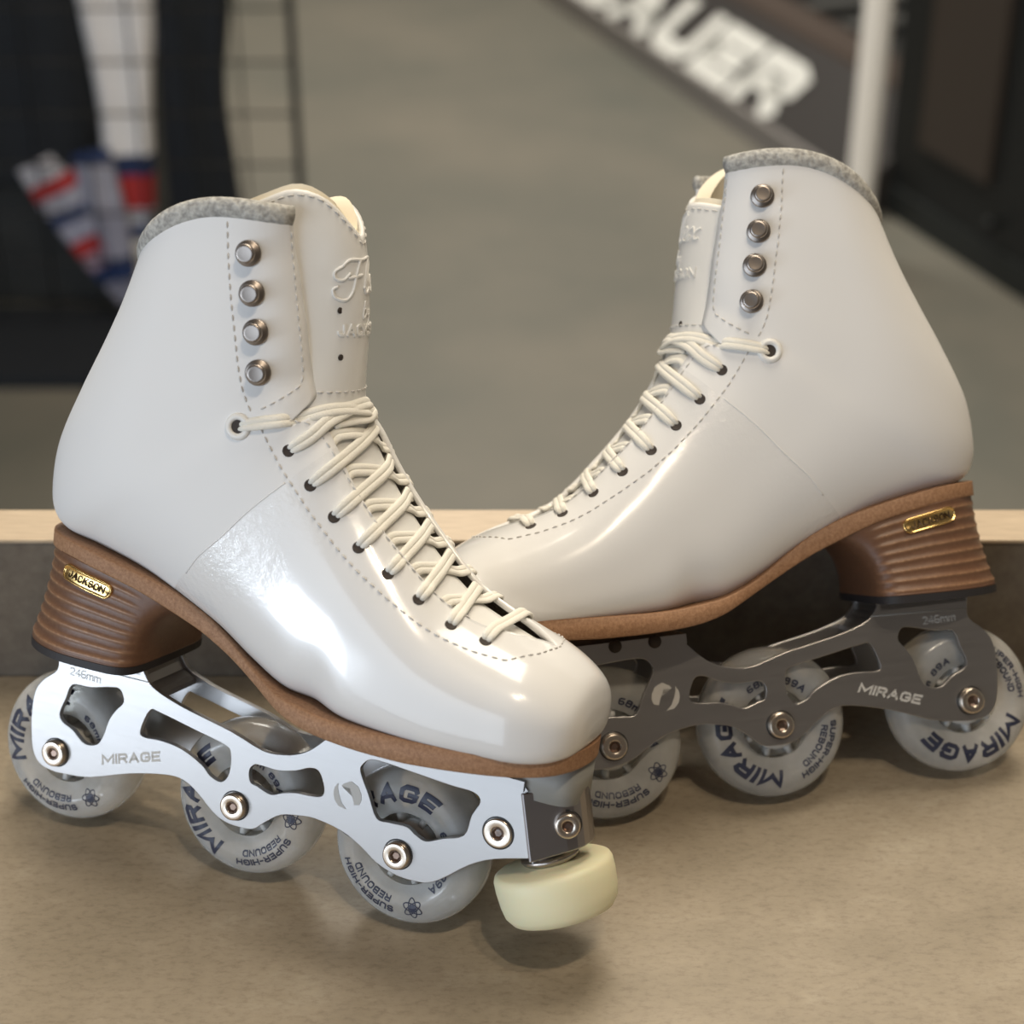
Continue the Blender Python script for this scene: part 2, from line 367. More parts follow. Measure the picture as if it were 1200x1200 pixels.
def lathe(prof, c, ax=1, n=48, phase=0):
    """prof: list of (r, h) about the v axis (ax=1) centred at c"""
    V = []; F = []; k = len(prof)
    for i in range(n):
        a = 2 * PI * i / n + phase
        for r, h in prof: V.append((c[0] + r * math.cos(a), c[1] + h, c[2] + r * math.sin(a)))
    for i in range(n):
        for j in range(k - 1):
            a = i * k + j; b = ((i + 1) % n) * k + j; F.append((a, a + 1, b + 1, b))
    return V, F
def lathe_axis(prof, c, axis, n=48):
    axis = Vector(axis).normalized(); a = Vector((0, 1, 0)) if abs(axis.y) < .95 else Vector((1, 0, 0)); b = axis.cross(a).normalized(); V = []; F = []; k = len(prof); c = Vector(c)
    a = b.cross(axis).normalized()
    for i in range(n):
        t = 2 * PI * i / n
        for r, h in prof: V.append(c + axis * h + (a * math.cos(t) + b * math.sin(t)) * r)
    for i in range(n):
        for j in range(k - 1):
            q = i * k + j; r_ = ((i + 1) % n) * k + j; F.append((q, q + 1, r_ + 1, r_))
    return V, F

PLATE = [(-3.4,82),(-2.6,73.6),(-4.5,70),(-9.6,65.6),(-13.6,59),(-14.4,46.5),(-12.6,33),(-8.6,27),(-2,25.1),(6,25.4),(18.6,27.4),(38.5,34.5),(56.3,38.7),(64.9,38.4),(72,34.6),(80,28.4),(86.5,25.6),(93.5,25.2),(100,26.2),(105.5,31),(112,35.9),(120,37.9),(128,38.8),(140.5,36.9),(149.8,32.8),(158,27.7),(167.4,24.9),(176,24.8),(182,26),(188,29.8),(198.3,38.5),(208.4,44),(223.3,48.6),(223.8,49.4),(217.3,74.6),(216.6,75.2),(196,75.5),(179.8,75.6),(162,75.4),(144.7,75.4),(131.5,75.6),(128.9,74.2),(123,68.3),(117.5,64.7),(110.5,62.4),(100.5,61.6),(84.8,66),(63.7,70),(54,72.4),(47.5,74.6),(43.7,76.8),(41,80),(39.6,82.3),(38.6,82.6),(10,82.4),(-2.6,82.4)]
C1 = [(5.4,66.8),(14.2,67.8),(24,70.3),(29.3,70.6),(31.5,65.6),(28,60.8),(25.1,55.7),(22.8,47.6),(19.7,42.9),(13.6,42),(7.4,46.4),(1.8,48.9),(.1,52.5),(2.6,59.8)]
C2 = [(44.9,65.1),(50.4,65.3),(67.8,62.1),(82.3,59.4),(85.6,56.4),(85.8,47.6),(82.6,42.8),(77,44),(72.3,47.8),(62.1,52.1),(51.7,53.2),(43.2,52.6),(41.2,55.2)]
C3 = [(97.4,54.5),(101.5,54.9),(108.8,54.9),(116.7,57),(122.4,59.7),(126.4,60),(128.8,57.3),(130.6,52.1),(129.4,49.1),(123.9,48),(117.9,47.5),(112,45.8),(106.9,43.7),(102.7,44.4),(99.7,45.5),(96.3,46.5),(95.3,51.3)]
C4 = [(150,70.8),(157.7,71.1),(169,70.4),(186,69.4),(195.8,69.2),(199.2,66.1),(196.4,59.4),(194.3,50.3),(185.7,46.4),(178.5,43.2),(173.7,44.5),(169.1,46.9),(161,46.5),(155.5,46.9),(150.8,55.7),(146.1,64.2),(146.5,67.7)]
SOLE_T = [(-24,133.2),(-10,133.2),(0,133),(12,132),(28,129.3),(43.5,126.3),(58,122.3),(72,116.2),(84,108.8),(93,103.2),(102,98.8),(115,94.6),(126,93.3),(137,92.3),(150,92.3),(175,93.5),(195,94.5),(210,95.2),(225,95.6),(240,97)]
SOLE_B = [(-24,126.6),(-10,126.6),(0,126.3),(12,125.2),(26,122.8),(40.5,119.6),(53,115.2),(70,108.8),(86,101.2),(102.5,93.6),(116,87.8),(126.5,85.2),(138,84),(155,83.6),(175,84),(196,85.6),(212,86.8),(226,87.8),(240,89.5)]
SOLE_W = [(-15.8,0),(-15.2,6),(-13.2,12),(-9,17.5),(-2,22),(6,25),(15,27),(27,27.6),(40,27.4),(55,26),(70,25),(85,26),(100,30.5),(115,36.8),(130,40.2),(150,42.8),(170,43.4),(185,42.8),(200,40.8),(213,37.4),(222,33),(229,27.6),(233.5,21.4),(236.4,13.6),(237.6,7),(238,0)]
def sm(T, x, r=4):                                  # lightly smoothed table lookup
    return sum(lerp_tab(T, x + d) * wt for d, wt in ((-r, .25), (0, .5), (r, .25)))
def dense_outline():
    return [cat(SOLE_W, (len(SOLE_W) - 1) * i / 150) for i in range(151)]

def build_skate(S, rots, big_label=None):
    mk = S.mk
    # ---------------- upper
    o = mk('upper', SHV, SHF, 'leather', mats=[M['leather'], M['felt']])
    bm = bmesh.new(); bm.from_mesh(o.data); bmesh.ops.remove_doubles(bm, verts=bm.verts, dist=1e-6); bmesh.ops.recalc_face_normals(bm, faces=bm.faces)
    # normals must point outward: test one face near the outer side
    f0 = max(bm.faces, key=lambda f: f.calc_center_median().y)
    if f0.normal.y < 0: bmesh.ops.reverse_faces(bm, faces=bm.faces)
    bm.to_mesh(o.data); bm.free()
    at = o.data.attributes.new('film', 'FLOAT', 'POINT')
    for v in o.data.vertices:                          # signed distance (m) in front of the film seam
        u, w = v.co.x * 1000, v.co.z * 1000
        at.data[v.index].value = film_dist(u, w) / 1000
    md = o.modifiers.new('thick', 'SOLIDIFY'); md.thickness = .0026; md.offset = -1; md.material_offset = 1; md.material_offset_rim = 0; md.use_even_offset = False
    upper = o
    # ---------------- collar binding along the rim
    rim = SHV[len(SHV) - SHN:]
    k = len(rim); pts = [Vector(p) for p in rim[0:k:2]]
    cen = Vector((52, 0, 262)); V = []; nrm = []
    P2 = []
    for p in pts:
        d = Vector((p.x - 52, p.y, 0)); d.normalize(); nrm.append(d); P2.append(p - d * 1.0 + Vector((0, 0, 2.2)))
    V, F = sweep(P2, 4.1, 2.5, nrm=nrm, n=14); mk('collar_binding', V, F, 'collar')
    # ---------------- tongue
    set_tongue(S.rs > 0)
    TV_, TF_ = tongue_grid(0, 0, tongue_top)
    t = mk('tongue', [tuple(p) for p in TV_], TF_, 'plain')
    flip_out(t)
    md = t.modifiers.new('thick', 'SOLIDIFY'); md.thickness = .0022; md.offset = -1
    fv, ff = tongue_grid(-2.4, 9.5, lining_top)
    l = mk('tongue_lining', [tuple(p) for p in fv], ff, 'foam', t); flip_out(l)
    md = l.modifiers.new('thick', 'SOLIDIFY'); md.thickness = .0062; md.offset = -1
    md = l.modifiers.new('round', 'BEVEL'); md.width = .0022; md.segments = 3; md.limit_method = 'ANGLE'; md.angle_limit = .9
    # stitched row along the tongue edge
    dash = []
    for q0 in range(-38, 39):
        q = q0 / 40; dash.append(tongue_pt(tongue_top(q) - .28, q, .15))
    stitch_line(S, [d[0] for d in dash], [d[1] for d in dash], t, 'thread')
    a_ = [tongue_pt(10.15, q0 / 40, .15) for q0 in range(-30, 31)]
    stitch_line(S, [d[0] for d in a_], [d[1] for d in a_], t, 'thread')
    emboss(S, t)
    # ---------------- stitching on the upper
    for L in STITCH: 
        P, N_ = on_shell(L); stitch_line(S, P, N_, upper, 'thread')
    P, N_ = on_shell(FILM, .05)
    V, F = sweep(P, .35, .16, nrm=N_, n=6); mk('film_edge', V, F, 'leather', upper)
    # ---------------- hooks
    for h in HOOKS:
        p, n_, _, _ = BV.find_nearest(Vector(h)); n_ = out(n_, p)
        ax = n_
        V, F = lathe_axis([(0, .1), (5.2, .1), (5.2, .5), (4.7, .9), (3.2, 1.1), (2.7, 1.6), (2.7, 3.6), (3.4, 3.8), (3.85, 4.3), (3.9, 5.0), (3.5, 5.6), (3.0, 5.85), (2.6, 5.8), (0, 5.8)], p, ax, 32)
        mk('lace_hook', V, F, 'hook')
    p, n_, _, _ = BV.find_nearest(Vector(EYELET)); n_ = out(n_, p)
    V, F = lathe_axis([(2.7, -.5), (2.7, .5), (3.2, 1.1), (4.2, 1.3), (5.1, .9), (5.5, .1), (5.5, -.3)], p, n_, 40); ey = mk('eyelet', V, F, 'plain')
    V, F = lathe_axis([(0, .25), (2.8, .25)], p, n_, 24); mk('eyelet_hole', V, F, 'hole', ey)
    for h in HOLES:
        p, n_, _, _ = BV.find_nearest(Vector(h)); n_ = out(n_, p)
        V, F = lathe_axis([(0, .12), (1.9, .12), (2.2, .3), (2.5, .02)], p, n_, 20); mk('lace_hole', V, F, 'hole', upper)
    laces(S)
    # ---------------- sole
    O = dense_outline(); V = []; F = []
    cols = [-1, -.985, -.93, -.6, 0, .6, .93, .985, 1]; nc = len(cols)
    for u, hw in O:
        hw = max(hw, .05); zt, zb = sm(SOLE_T, u), sm(SOLE_B, u)
        for c_ in cols: V.append((u, c_ * hw * (med(u) if c_ < 0 else 1), zt - (0.5 if abs(c_) == 1 else 0)))
        for c_ in reversed(cols): V.append((u, c_ * hw * (med(u) if c_ < 0 else 1), zb + (0.8 if abs(c_) == 1 else 0)))
    R = 2 * nc
    for i in range(len(O) - 1):
        for j in range(R):
            F.append((i * R + j, i * R + (j + 1) % R, (i + 1) * R + (j + 1) % R, (i + 1) * R + j))
    F += [tuple(range(R)), tuple(len(O) * R - 1 - j for j in range(R))]
    so = mk('sole', V, F, 'sole')
    # ---------------- heel
    def houtl(t, n=72):
        ub = -22 + 7.0 * (1 - (1 - t) ** 2.0) ; uf = 43 + 16 * t ** 2.4; hw = 34 - 7.2 * t ** .75; pts = []
        m0 = 18
        for k in range(n):
            a = 2 * PI * k / n; c_, s_ = math.cos(a), math.sin(a)
            e_ = 2 / 5.5 if c_ > 0 else 2 / 2.1; ev = 2 / 5.5 if c_ > 0 else 2 / 2.1
            x = m0 + (uf - m0 if c_ > 0 else m0 - ub) * math.copysign(abs(c_) ** e_, c_); y = hw * math.copysign(abs(s_) ** ev, s_)
            pts.append((x, y))
        return pts
    rows = 72; n = 72; V = []; lay = []
    for r in range(rows + 1):
        t = r / rows; ph = t * 8.3; fr = ph % 1; groove = math.exp(-((fr - .5) / .2) ** 2)
        for (x, y) in houtl(t, n):
            top = sm(SOLE_B, x) + .4; bot = 86.0 + .02 * (x - 10)
            rr = math.hypot(x - 10, y); on = 1 if x < 38 else max(0, 1 - (x - 38) / 5)
            k_ = 1 + .55 * (groove - .4) * on / rr
            V.append((10 + (x - 10) * k_, y * k_, bot + (top - bot) * t)); lay.append(groove * on * .62)
    F = [(r * n + j, r * n + (j + 1) % n, (r + 1) * n + (j + 1) % n, (r + 1) * n + j) for r in range(rows) for j in range(n)]
    F += [tuple(range(n)), tuple(rows * n + n - 1 - j for j in range(n))]
    he = mk('heel', V, F, 'heel', so)
    a2 = he.data.attributes.new('layer', 'FLOAT', 'POINT'); a2.data.foreach_set('value', lay)
    ol = houtl(0, n); V = [(x * 1.0, y, z + .02 * (x - 10)) for z in (82.6, 85.95) for x, y in ol]
    F = [(j, (j + 1) % n, n + (j + 1) % n, n + j) for j in range(n)] + [tuple(range(n)), tuple(2 * n - 1 - j for j in range(n))]
    mk('heel_lift', V, F, 'lift', he, smooth=False)
    HB = BVHTree.FromPolygons([Vector(p) for p in [v.co for v in he.data.vertices]], [tuple(p.vertices) for p in he.data.polygons])
    # gold badge, projected on the side of the heel
    def badge_pt(a, b, h):
        c0 = Vector((2.2, 0, 120.4)); d = Vector((26.2, 0, -4.4)).normalized(); up = Vector((-d.z, 0, d.x))
        p = c0 + d * a + up * b
        q = Vector((p.x / 1000, S.sg * .08, p.z / 1000)); hit = HB.ray_cast(q, Vector((0, -S.sg, 0)))[0]
        v = abs(hit.y) * 1000 if hit else 30
        return (p.x, v + h, p.z)
    L_, R_ = 26.6, 3.5
    def rr(inset, h, m=10):
        P = []; r = R_ - inset
        for cx, a0 in ((L_ - R_, -PI / 2), (R_, PI / 2)):
            for k in range(m + 1):
                a = a0 + PI * k / m; P.append((cx + r * math.cos(a), r * math.sin(a)))
        # insert midpoints so the plate follows the curve of the heel
        Q = []
        for i in range(len(P)):
            a, b = P[i], P[(i + 1) % len(P)]; Q.append(a)
            if math.dist(a, b) > 5:
                for k in range(1, 10): Q.append((a[0] + (b[0] - a[0]) * k / 10, a[1] + (b[1] - a[1]) * k / 10))
        return [badge_pt(x, y, h) for x, y in Q]
    rings = [rr(0, -.3), rr(0, 1.0), rr(.35, 1.25), rr(.7, 1.2), rr(.8, .8), rr(1.5, .8), rr(3.4, .8)]
    n3 = len(rings[0]); V = [p for r in rings for p in r]
    F = [(i * n3 + j, i * n3 + (j + 1) % n3, (i + 1) * n3 + (j + 1) % n3, (i + 1) * n3 + j) for i in range(len(rings) - 1) for j in range(n3)] + [tuple((len(rings) - 1) * n3 + j for j in range(n3))]
    bd = mk('badge', V, F, 'gold', he)
    tv, tf, tw = text2d('JACKSON', 3.0, .22, .1, .12, 1.)
    sc = 19.5 / tw
    V = []
    for x, y, z in tv:
        a = 3.8 + x * sc; a = a if S.rs > 0 else 26.6 - a
        V.append(badge_pt(a, (y - 1.5), .95 + z))
    mk('badge_lettering', V, tf, 'dark_ink', bd, smooth=False)
    # ---------------- frame
    fr = None
    holes = [smooth_closed(c_, 4) for c_ in (C1, C2, C3, C4)]
    outl = []
    sc_ = smooth_closed(PLATE, 3)
    pv, pf = plate2d(sc_, holes, 2.6)
    for sd in (1, -1):
        V = [(x, sd * 15.0 + z, y) for x, y, z in pv]
        o = mk('frame_plate', V, pf, 'alu', smooth=False)
        if sd == 1: fr = o
    mb = MB()
    mb.box(-2.6, 38.6, -16.3, 16.3, 79.4, 82.5); mk('heel_mount', mb.v, mb.f, 'alu', smooth=False)
    mb = MB(); mb.box(129.5, 216.8, -17.2, 17.2, 75.3, 79.6)
    sm_ = mk('toe_mount', mb.v, mb.f, 'alu', smooth=False)
    # slots in the edge of the toe mount
    for u0 in (144, 162):
        V, F = lathe([(0, -.2), (3.0, -.2), (3.0, .25), (0, .25)], (u0, 17.2, 77.8), n=20); mk('mount_slot', V, F, 'hole', sm_)
    V, F = lathe_axis([(0, 0), (3.4, 0), (3.2, 1.6), (1.6, 2.3), (0, 2.4)], (188, 13.2, 79.3), (0, .5, .85), 24); mk('mount_screw', V, F, 'steel', sm_)
    # webs that join the two plates
    mb = MB()
    def web(P, th, h=13.8):
        n0 = len(P)
        for i in range(n0 - 1):
            (a, b), (c_, d) = P[i], P[i + 1]; L = math.hypot(c_ - a, d - b); nx, nz = -(d - b) / L * th, (c_ - a) / L * th
            v = [(a, -h, b), (c_, -h, d), (c_, h, d), (a, h, b)]; v2 = [(x - nx, y, z - nz) for x, y, z in v]
            mb.add(v + v2, [(0, 1, 2, 3), (4, 7, 6, 5), (0, 4, 5, 1), (1, 5, 6, 2), (2, 6, 7, 3), (3, 7, 4, 0)])
    web([(38.4, 82), (39.6, 79), (42, 76), (46, 74), (48, 72.6), (48.5, 70.5)], 2.2); mk('frame_web', mb.v, mb.f, 'alu', smooth=False)
    # groove line, lettering and emblem on the outer plate
    mb = MB(); P = [(-2.5, 16.36, 76.1), (43.5, 16.36, 77.4)]
    V, F = sweep(P, .22, .1, nrm=[(0, 1, 0)] * 2, n=6); mk('flange_line', V, F, 'grey_block', fr)
    def on_plate(s_, size, start, d, offset, shear, length, name, m_='etch'):
        tv, tf, tw = text2d(s_, size, offset, shear, 0, .9, 1.15); k = length / tw; d = Vector((d[0], d[1])).normalized(); up = Vector((-d.y, d.x)); V = []
        for x, y, z in tv:
            a = x * k; a = a if S.rs > 0 else length - a
            q = Vector(start) + d * a + up * y; V.append((q.x, 16.38 + z, q.y))
        mk(name, V, tf, m_, fr, smooth=False)
    em = 'etch2'
    on_plate('246mm', 3.6, (3.4, 71), (15.6, -.1), .13, 0, 15.8, 'size_marking', em)
    on_plate('MIRAGE', 4.5, (23.6, 34.7) if S.rs > 0 else (23.6, 34.9), (29.6, 9.5), .24, .2, 31, 'lettering', em)
    # two crescents forming the emblem
    for P in ([(142.4,59.4),(139.2,57.6),(138.3,56.3),(142.2,56.3),(143.6,53),(144.9,49.6),(147.1,50.2),(147.9,52.5),(147.5,55),(145.9,57.8)], [(136.6,57.2),(135.2,54.8),(135,52),(135.8,49.6),(138,47.3),(141.6,46.8),(139.2,49),(137.6,52.2),(136.7,55)]):
        V, F = refine([(x, z, 0) for x, z in P], [tuple(range(len(P)))], 3); mk('emblem', [(x, 16.42, z) for x, z, _ in V], F, em, fr, smooth=False)
    # ---------------- toe nose bracket with stop
    sl = lambda w: (75 - w) * .27
    def prism(foot, w0, w1, t0, t1):
        V = []
        for ww in (0, 1):
            for (u, v) in foot:
                w = (w0 if ww == 0 else w1) + (u - 216) * (t0 if ww == 0 else t1); V.append((u + (75 - w) * .27, v, w))
        n0 = len(foot); F = [(i, (i + 1) % n0, n0 + (i + 1) % n0, n0 + i) for i in range(n0)] + [tuple(range(n0)), tuple(2 * n0 - 1 - i for i in range(n0))]
        return V, F
    half = [(215.6, 16.7), (216.4, 17.2), (231, 10.8), (234.8, 8.6), (236.8, 5.8), (237.6, 2)]
    foot = half + [(u, -v) for u, v in reversed(half)]
    V, F = prism(foot, 47, 74.5, .42, .24); br = mk('stop_bracket', V, F, 'bracket', smooth=False)
    md = br.modifiers.new('b', 'BEVEL'); md.width = .0006; md.segments = 2
    nb = Vector((7, 16.6, -2.4)); nb = Vector((.38, .92, .1)).normalized()
    bolt_at(S, (234.6, 10.2, 64.6), nb, br, 5.2, 4.2)
    mb = MB()
    V = []; F = []
    n_ = 28
    for w_, r_ in ((79.2, 1.0), (88.5, 1.0)):
        for k in range(n_):
            a = 2 * PI * k / n_; c_, s_ = math.cos(a), math.sin(a)
            V.append((223 + 14 * math.copysign(abs(c_) ** .6, c_), 15.5 * math.copysign(abs(s_) ** .6, s_), w_ if w_ > 80 else 72.5))
    F = [(j, (j + 1) % n_, n_ + (j + 1) % n_, n_ + j) for j in range(n_)] + [tuple(range(n_)), tuple(2 * n_ - 1 - j for j in range(n_))]
    mk('toe_block', V, F, 'grey_block')
    ax = Vector((-.38, 0, .925)).normalized(); c0 = Vector((227.3, 0, 42.4))
    V, F = lathe_axis([(0, 12), (9, 12), (9, 7), (6.5, 5.5), (6.5, 4), (12, 4), (12, 2.4), (11.2, 1.4), (0, 1.2)], c0, ax, 40); st = mk('stop_stem', V, F, 'steel', br)
    V, F = lathe_axis([(0, .8), (11.5, .9), (14, .3), (22.4, 0), (24, -.9), (24.7, -2.6), (24.8, -7), (24.3, -13), (23.4, -17.5), (21.2, -20.6), (18, -21.8), (0, -21.8)], c0, ax, 72); mk('toe_stop', V, F, 'rubber')
    # ---------------- axle bolts
    for k, (u, w) in enumerate([(0, 34.2), (90.4, 34.2), (167, 34.2)]):
        bolt_at(S, (u, 16.3, w), Vector((0, 1, 0)), fr, 5.9, 3.2)
        if True: bolt_at(S, (u, -16.3, w), Vector((0, -1, 0)), fr, 6.3, 3.2)
    bolt_at(S, (208.6, 16.3, 55.4), Vector((0, 1, 0)), fr, 6.2, 1.2)
    # ---------------- wheels
    for k, u in enumerate((0, 90.4, 167)):
        wheel(S, (u, 0, 34), rots[k])

def out(n, p):
    c = Vector((p[0] * .55 + 20, 0, p[2])); return n if n.dot(Vector(p) - Vector((p[0] - 15, 0, p[2] - 15))) > 0 else -n
def flip_out(o):
    me = o.data; s = sum((p.center - Vector((.06, 0, .13))).dot(p.normal) for p in me.polygons)
    if s < 0:
        bm = bmesh.new(); bm.from_mesh(me); bmesh.ops.reverse_faces(bm, faces=bm.faces); bm.to_mesh(me); bm.free()
def on_shell(L, off=.1, step=1.0):
    P = []; N_ = []
    for i in range(len(L) - 1):
        a, b = Vector(L[i]), Vector(L[i + 1]); n = max(1, int((b - a).length / step))
        for k in range(n): P.append(a.lerp(b, k / n))
    P.append(Vector(L[-1]))
    for _ in range(3): P = [P[0]] + [(P[i - 1] + P[i] * 2 + P[i + 1]) / 4 for i in range(1, len(P) - 1)] + [P[-1]]
    R = []
    for p in P:
        q, n_, _, _ = BV.find_nearest(p); n_ = out(n_, q); R.append(q + n_ * off); N_.append(n_)
    return R, N_
def stitch_line(S, P, N_, parent, m_, ln_=2.7, gap=1.3, r=.34, name='stitching'):
    acc = [0]
    for a, b in zip(P, P[1:]): acc.append(acc[-1] + (Vector(b) - Vector(a)).length)
    def at(d):
        d = max(0, min(acc[-1] - 1e-6, d)); k = 0
        lo, hi = 0, len(acc) - 1
        while hi - lo > 1:
            mid = (lo + hi) // 2
            if acc[mid] <= d: lo = mid
            else: hi = mid
        t = (d - acc[lo]) / max(1e-9, acc[hi] - acc[lo]); return Vector(P[lo]).lerp(Vector(P[hi]), t), Vector(N_[lo])
    mb = MB(); d = .5
    while d + ln_ < acc[-1]:
        pts = []; ns = []; rr = []
        for k in range(5):
            p, n_ = at(d + ln_ * k / 4); h = [-.28, .12, .22, .12, -.28][k]; pts.append(p + n_ * h); ns.append(n_); rr.append(r * [.6, 1, 1, 1, .6][k])
        mb.add(*sweep(pts, rr, [x * .8 for x in rr], nrm=ns, n=6)); d += ln_ + gap
    if mb.v: S.mk(name, mb.v, mb.f, m_, parent)
def bolt_at(S, p, n_, parent, r, h):
    hr = r * .42
    V, F = lathe_axis([(r, -.2), (r, h * .55), (r - .35, h * .95), (r - .9, h), (hr + .5, h), (hr, h - .25), (hr, h - .3)], p, n_, 40); b = S.mk('bolt', V, F, 'bolt', parent)
    prof = [(0, h - 1.2), (hr * .6, h - 1.2), (hr, h - .28), (hr + .1, h - .28)]
    V, F = lathe_axis(prof, p, n_, 6); S.mk('hex_socket', V, F, 'hex', b, smooth=False)
    V, F = lathe_axis([(r + .1, .02), (r + .7, .02), (r + .7, .12), (r + .1, .12)], p, n_, 40); S.mk('washer_ring', V, F, 'dark', b)
def refine(V, F, L=1.3):
    bm = bmesh.new(); vs_ = [bm.verts.new(v) for v in V]
    for f in F:
        try: bm.faces.new([vs_[i] for i in f])
        except ValueError: pass
    bmesh.ops.triangulate(bm, faces=bm.faces)
    for _ in range(4):
        e = [e for e in bm.edges if e.calc_length() > L]
        if not e: break
        bmesh.ops.subdivide_edges(bm, edges=e, cuts=1); bmesh.ops.triangulate(bm, faces=[f for f in bm.faces if len(f.verts) > 3])
    bm.verts.index_update(); V = [tuple(v.co) for v in bm.verts]; F = [tuple(v.index for v in f.verts) for f in bm.faces]; bm.free(); return V, F
def arc_text(s_, size, c, R, a0, length_deg, rs, off, shear=0., offset=0.1):
    """letters along a clockwise arc (seen from outside), tops outward; a0 start angle in degrees"""
    tv, tf, tw = text2d(s_, size, offset, shear, 0); tv, tf = refine(tv, tf); V = []
    for x, y, z in tv:
        a = math.radians(a0 - length_deg * x / tw); r = R + y
        V.append((c[0] + rs * r * math.cos(a), off + z, c[2] + r * math.sin(a)))
    return V, tf
def wheel(S, c, rot):
    RR, r = 22., 12.
    prof = [(15.5, 9.0), (17, 9.6), (19.5, 10.4), (22.5, 11.6), (24, 11.85)]
    for k in range(0, 17):  # rounded tread
        a = math.radians(75 - 150 * k / 16); q_ = abs(math.cos(a)) ** (2 / 2.5); prof.append((22 + 12 * q_, math.copysign(side_h(22 + 12 * q_), math.sin(a)) if k != 8 else 0))
    prof += [(24, -11.85), (22.5, -11.6), (19.5, -10.4), (17, -9.6), (15.5, -9.0), (15.5, 9.0)]
    prof = [(rr, h) for rr, h in prof]
    V, F = lathe(prof, c, n=96); w = S.mk('wheel', V, F, 'tyre')
    # hub: ring with six spokes windows
    mb = MB(); V, F = lathe([(8.6, 9.2), (11.4, 9.4), (11.4, 3), (15.2, 3), (15.2, -3), (11.4, -3), (11.4, -9.4), (8.6, -9.2), (8.6, 9.2)], c, n=48); mb.add(V, F)
    for k in range(8):
        a = 2 * PI * k / 8 + math.radians(rot); u, w_ = math.cos(a), math.sin(a); pu, pw = -w_, u; q = []
        for h in (-8, 8):
            for rr, tt in ((11, -1.2), (11, 1.2), (15.4, 1.2), (15.4, -1.2)): q.append((c[0] + u * rr + pu * tt, h, c[2] + w_ * rr + pw * tt))
        mb.add(q, [(0, 1, 2, 3), (4, 7, 6, 5), (0, 4, 5, 1), (1, 5, 6, 2), (2, 6, 7, 3), (3, 7, 4, 0)])
    S.mk('hub', mb.v, mb.f, 'hub', w)
    V, F = lathe([(4, 9.5), (5.5, 9.5), (5.5, 9.0), (7.4, 9.0), (7.4, 9.6), (8.5, 9.6), (8.5, -9.6), (4, -9.5)], c, n=40); S.mk('bearing', V, F, 'steel', w)
    V, F = lathe([(0, 14), (4.1, 14), (4.1, -14), (0, -14)], c, n=20); S.mk('axle', V, F, 'steel', w)
    rs = S.rs; mb = MB()
    prj = lambda V: [(x, side_h(math.hypot(x - c[0], z - c[2])) + .22 + y, z) for x, y, z in V]
    V, F = arc_text('MIRAGE', 7.8, c, 20.8, 207 + rot, 124, rs, 0, .18, .27); V = [p for p in V]; mb.add(prj(V), F)
    V, F = arc_text('SUPER-HIGH', 2.9, c, 24.9, -68 + rot, 66, rs, 0, .0, .24); mb.add(prj(V), F)
    V, F = arc_text('REBOUND', 2.9, c, 20.9, -73 + rot, 54, rs, 0, .0, .24); mb.add(prj(V), F)
    V, F = arc_text('68mm 89A', 3.3, c, 18.2, 62 + rot, 85, rs, 0, .0, .22); mb.add(prj(V), F)
    # atom emblem
    aa = math.radians(-48 + rot); ac = (c[0] + rs * 24.6 * math.cos(aa), c[2] + 24.6 * math.sin(aa))
    for k in range(3):
        b = math.radians(60 * k) + aa; P = []
        for j in range(28):
            t = 2 * PI * j / 28; x, y = 4.3 * math.cos(t), 1.7 * math.sin(t)
            P.append((ac[0] + x * math.cos(b) - y * math.sin(b), 0, ac[1] + x * math.sin(b) + y * math.cos(b)))
        V, F = sweep(P, .24, .05, nrm=[(0, 1, 0)] * 28, n=6, closed=True); mb.add(prj(V), F)
    V, F = lathe([(0, 0), (1.5, 0)], (ac[0], 0, ac[1]), n=12); mb.add(prj(V), F)
    S.mk('printed_lettering', mb.v, mb.f, 'ink', w, smooth=False, fix=False)
def side_h(r):
    T = [(15.5, 9.0), (17, 9.6), (19.5, 10.4), (22.5, 11.6), (24, 11.85)]
    if r <= 24: return lerp_tab(T, r)
    x = (min(r, 34) - 22) / 12; return 12 * max(0, 1 - x ** 2.5) ** .4
def outward(p):                                       # outward direction of the instep at p, in the u-w plane
    s = min(range(0, len(SL)), key=lambda i: (Vector(SHV[i * SHN]) - Vector(p)).length_squared)
    b0, b1, f0, f1 = station(SL[s])[:4]; a = station(max(0, SL[s] - .6)); b = station(min(NS, SL[s] + .6))
    tu, tw = b[2] - a[2], b[3] - a[3]; L = math.hypot(tu, tw); n_ = Vector((tw / L, 0, -tu / L))
    return n_ if n_.x > 0 else -n_
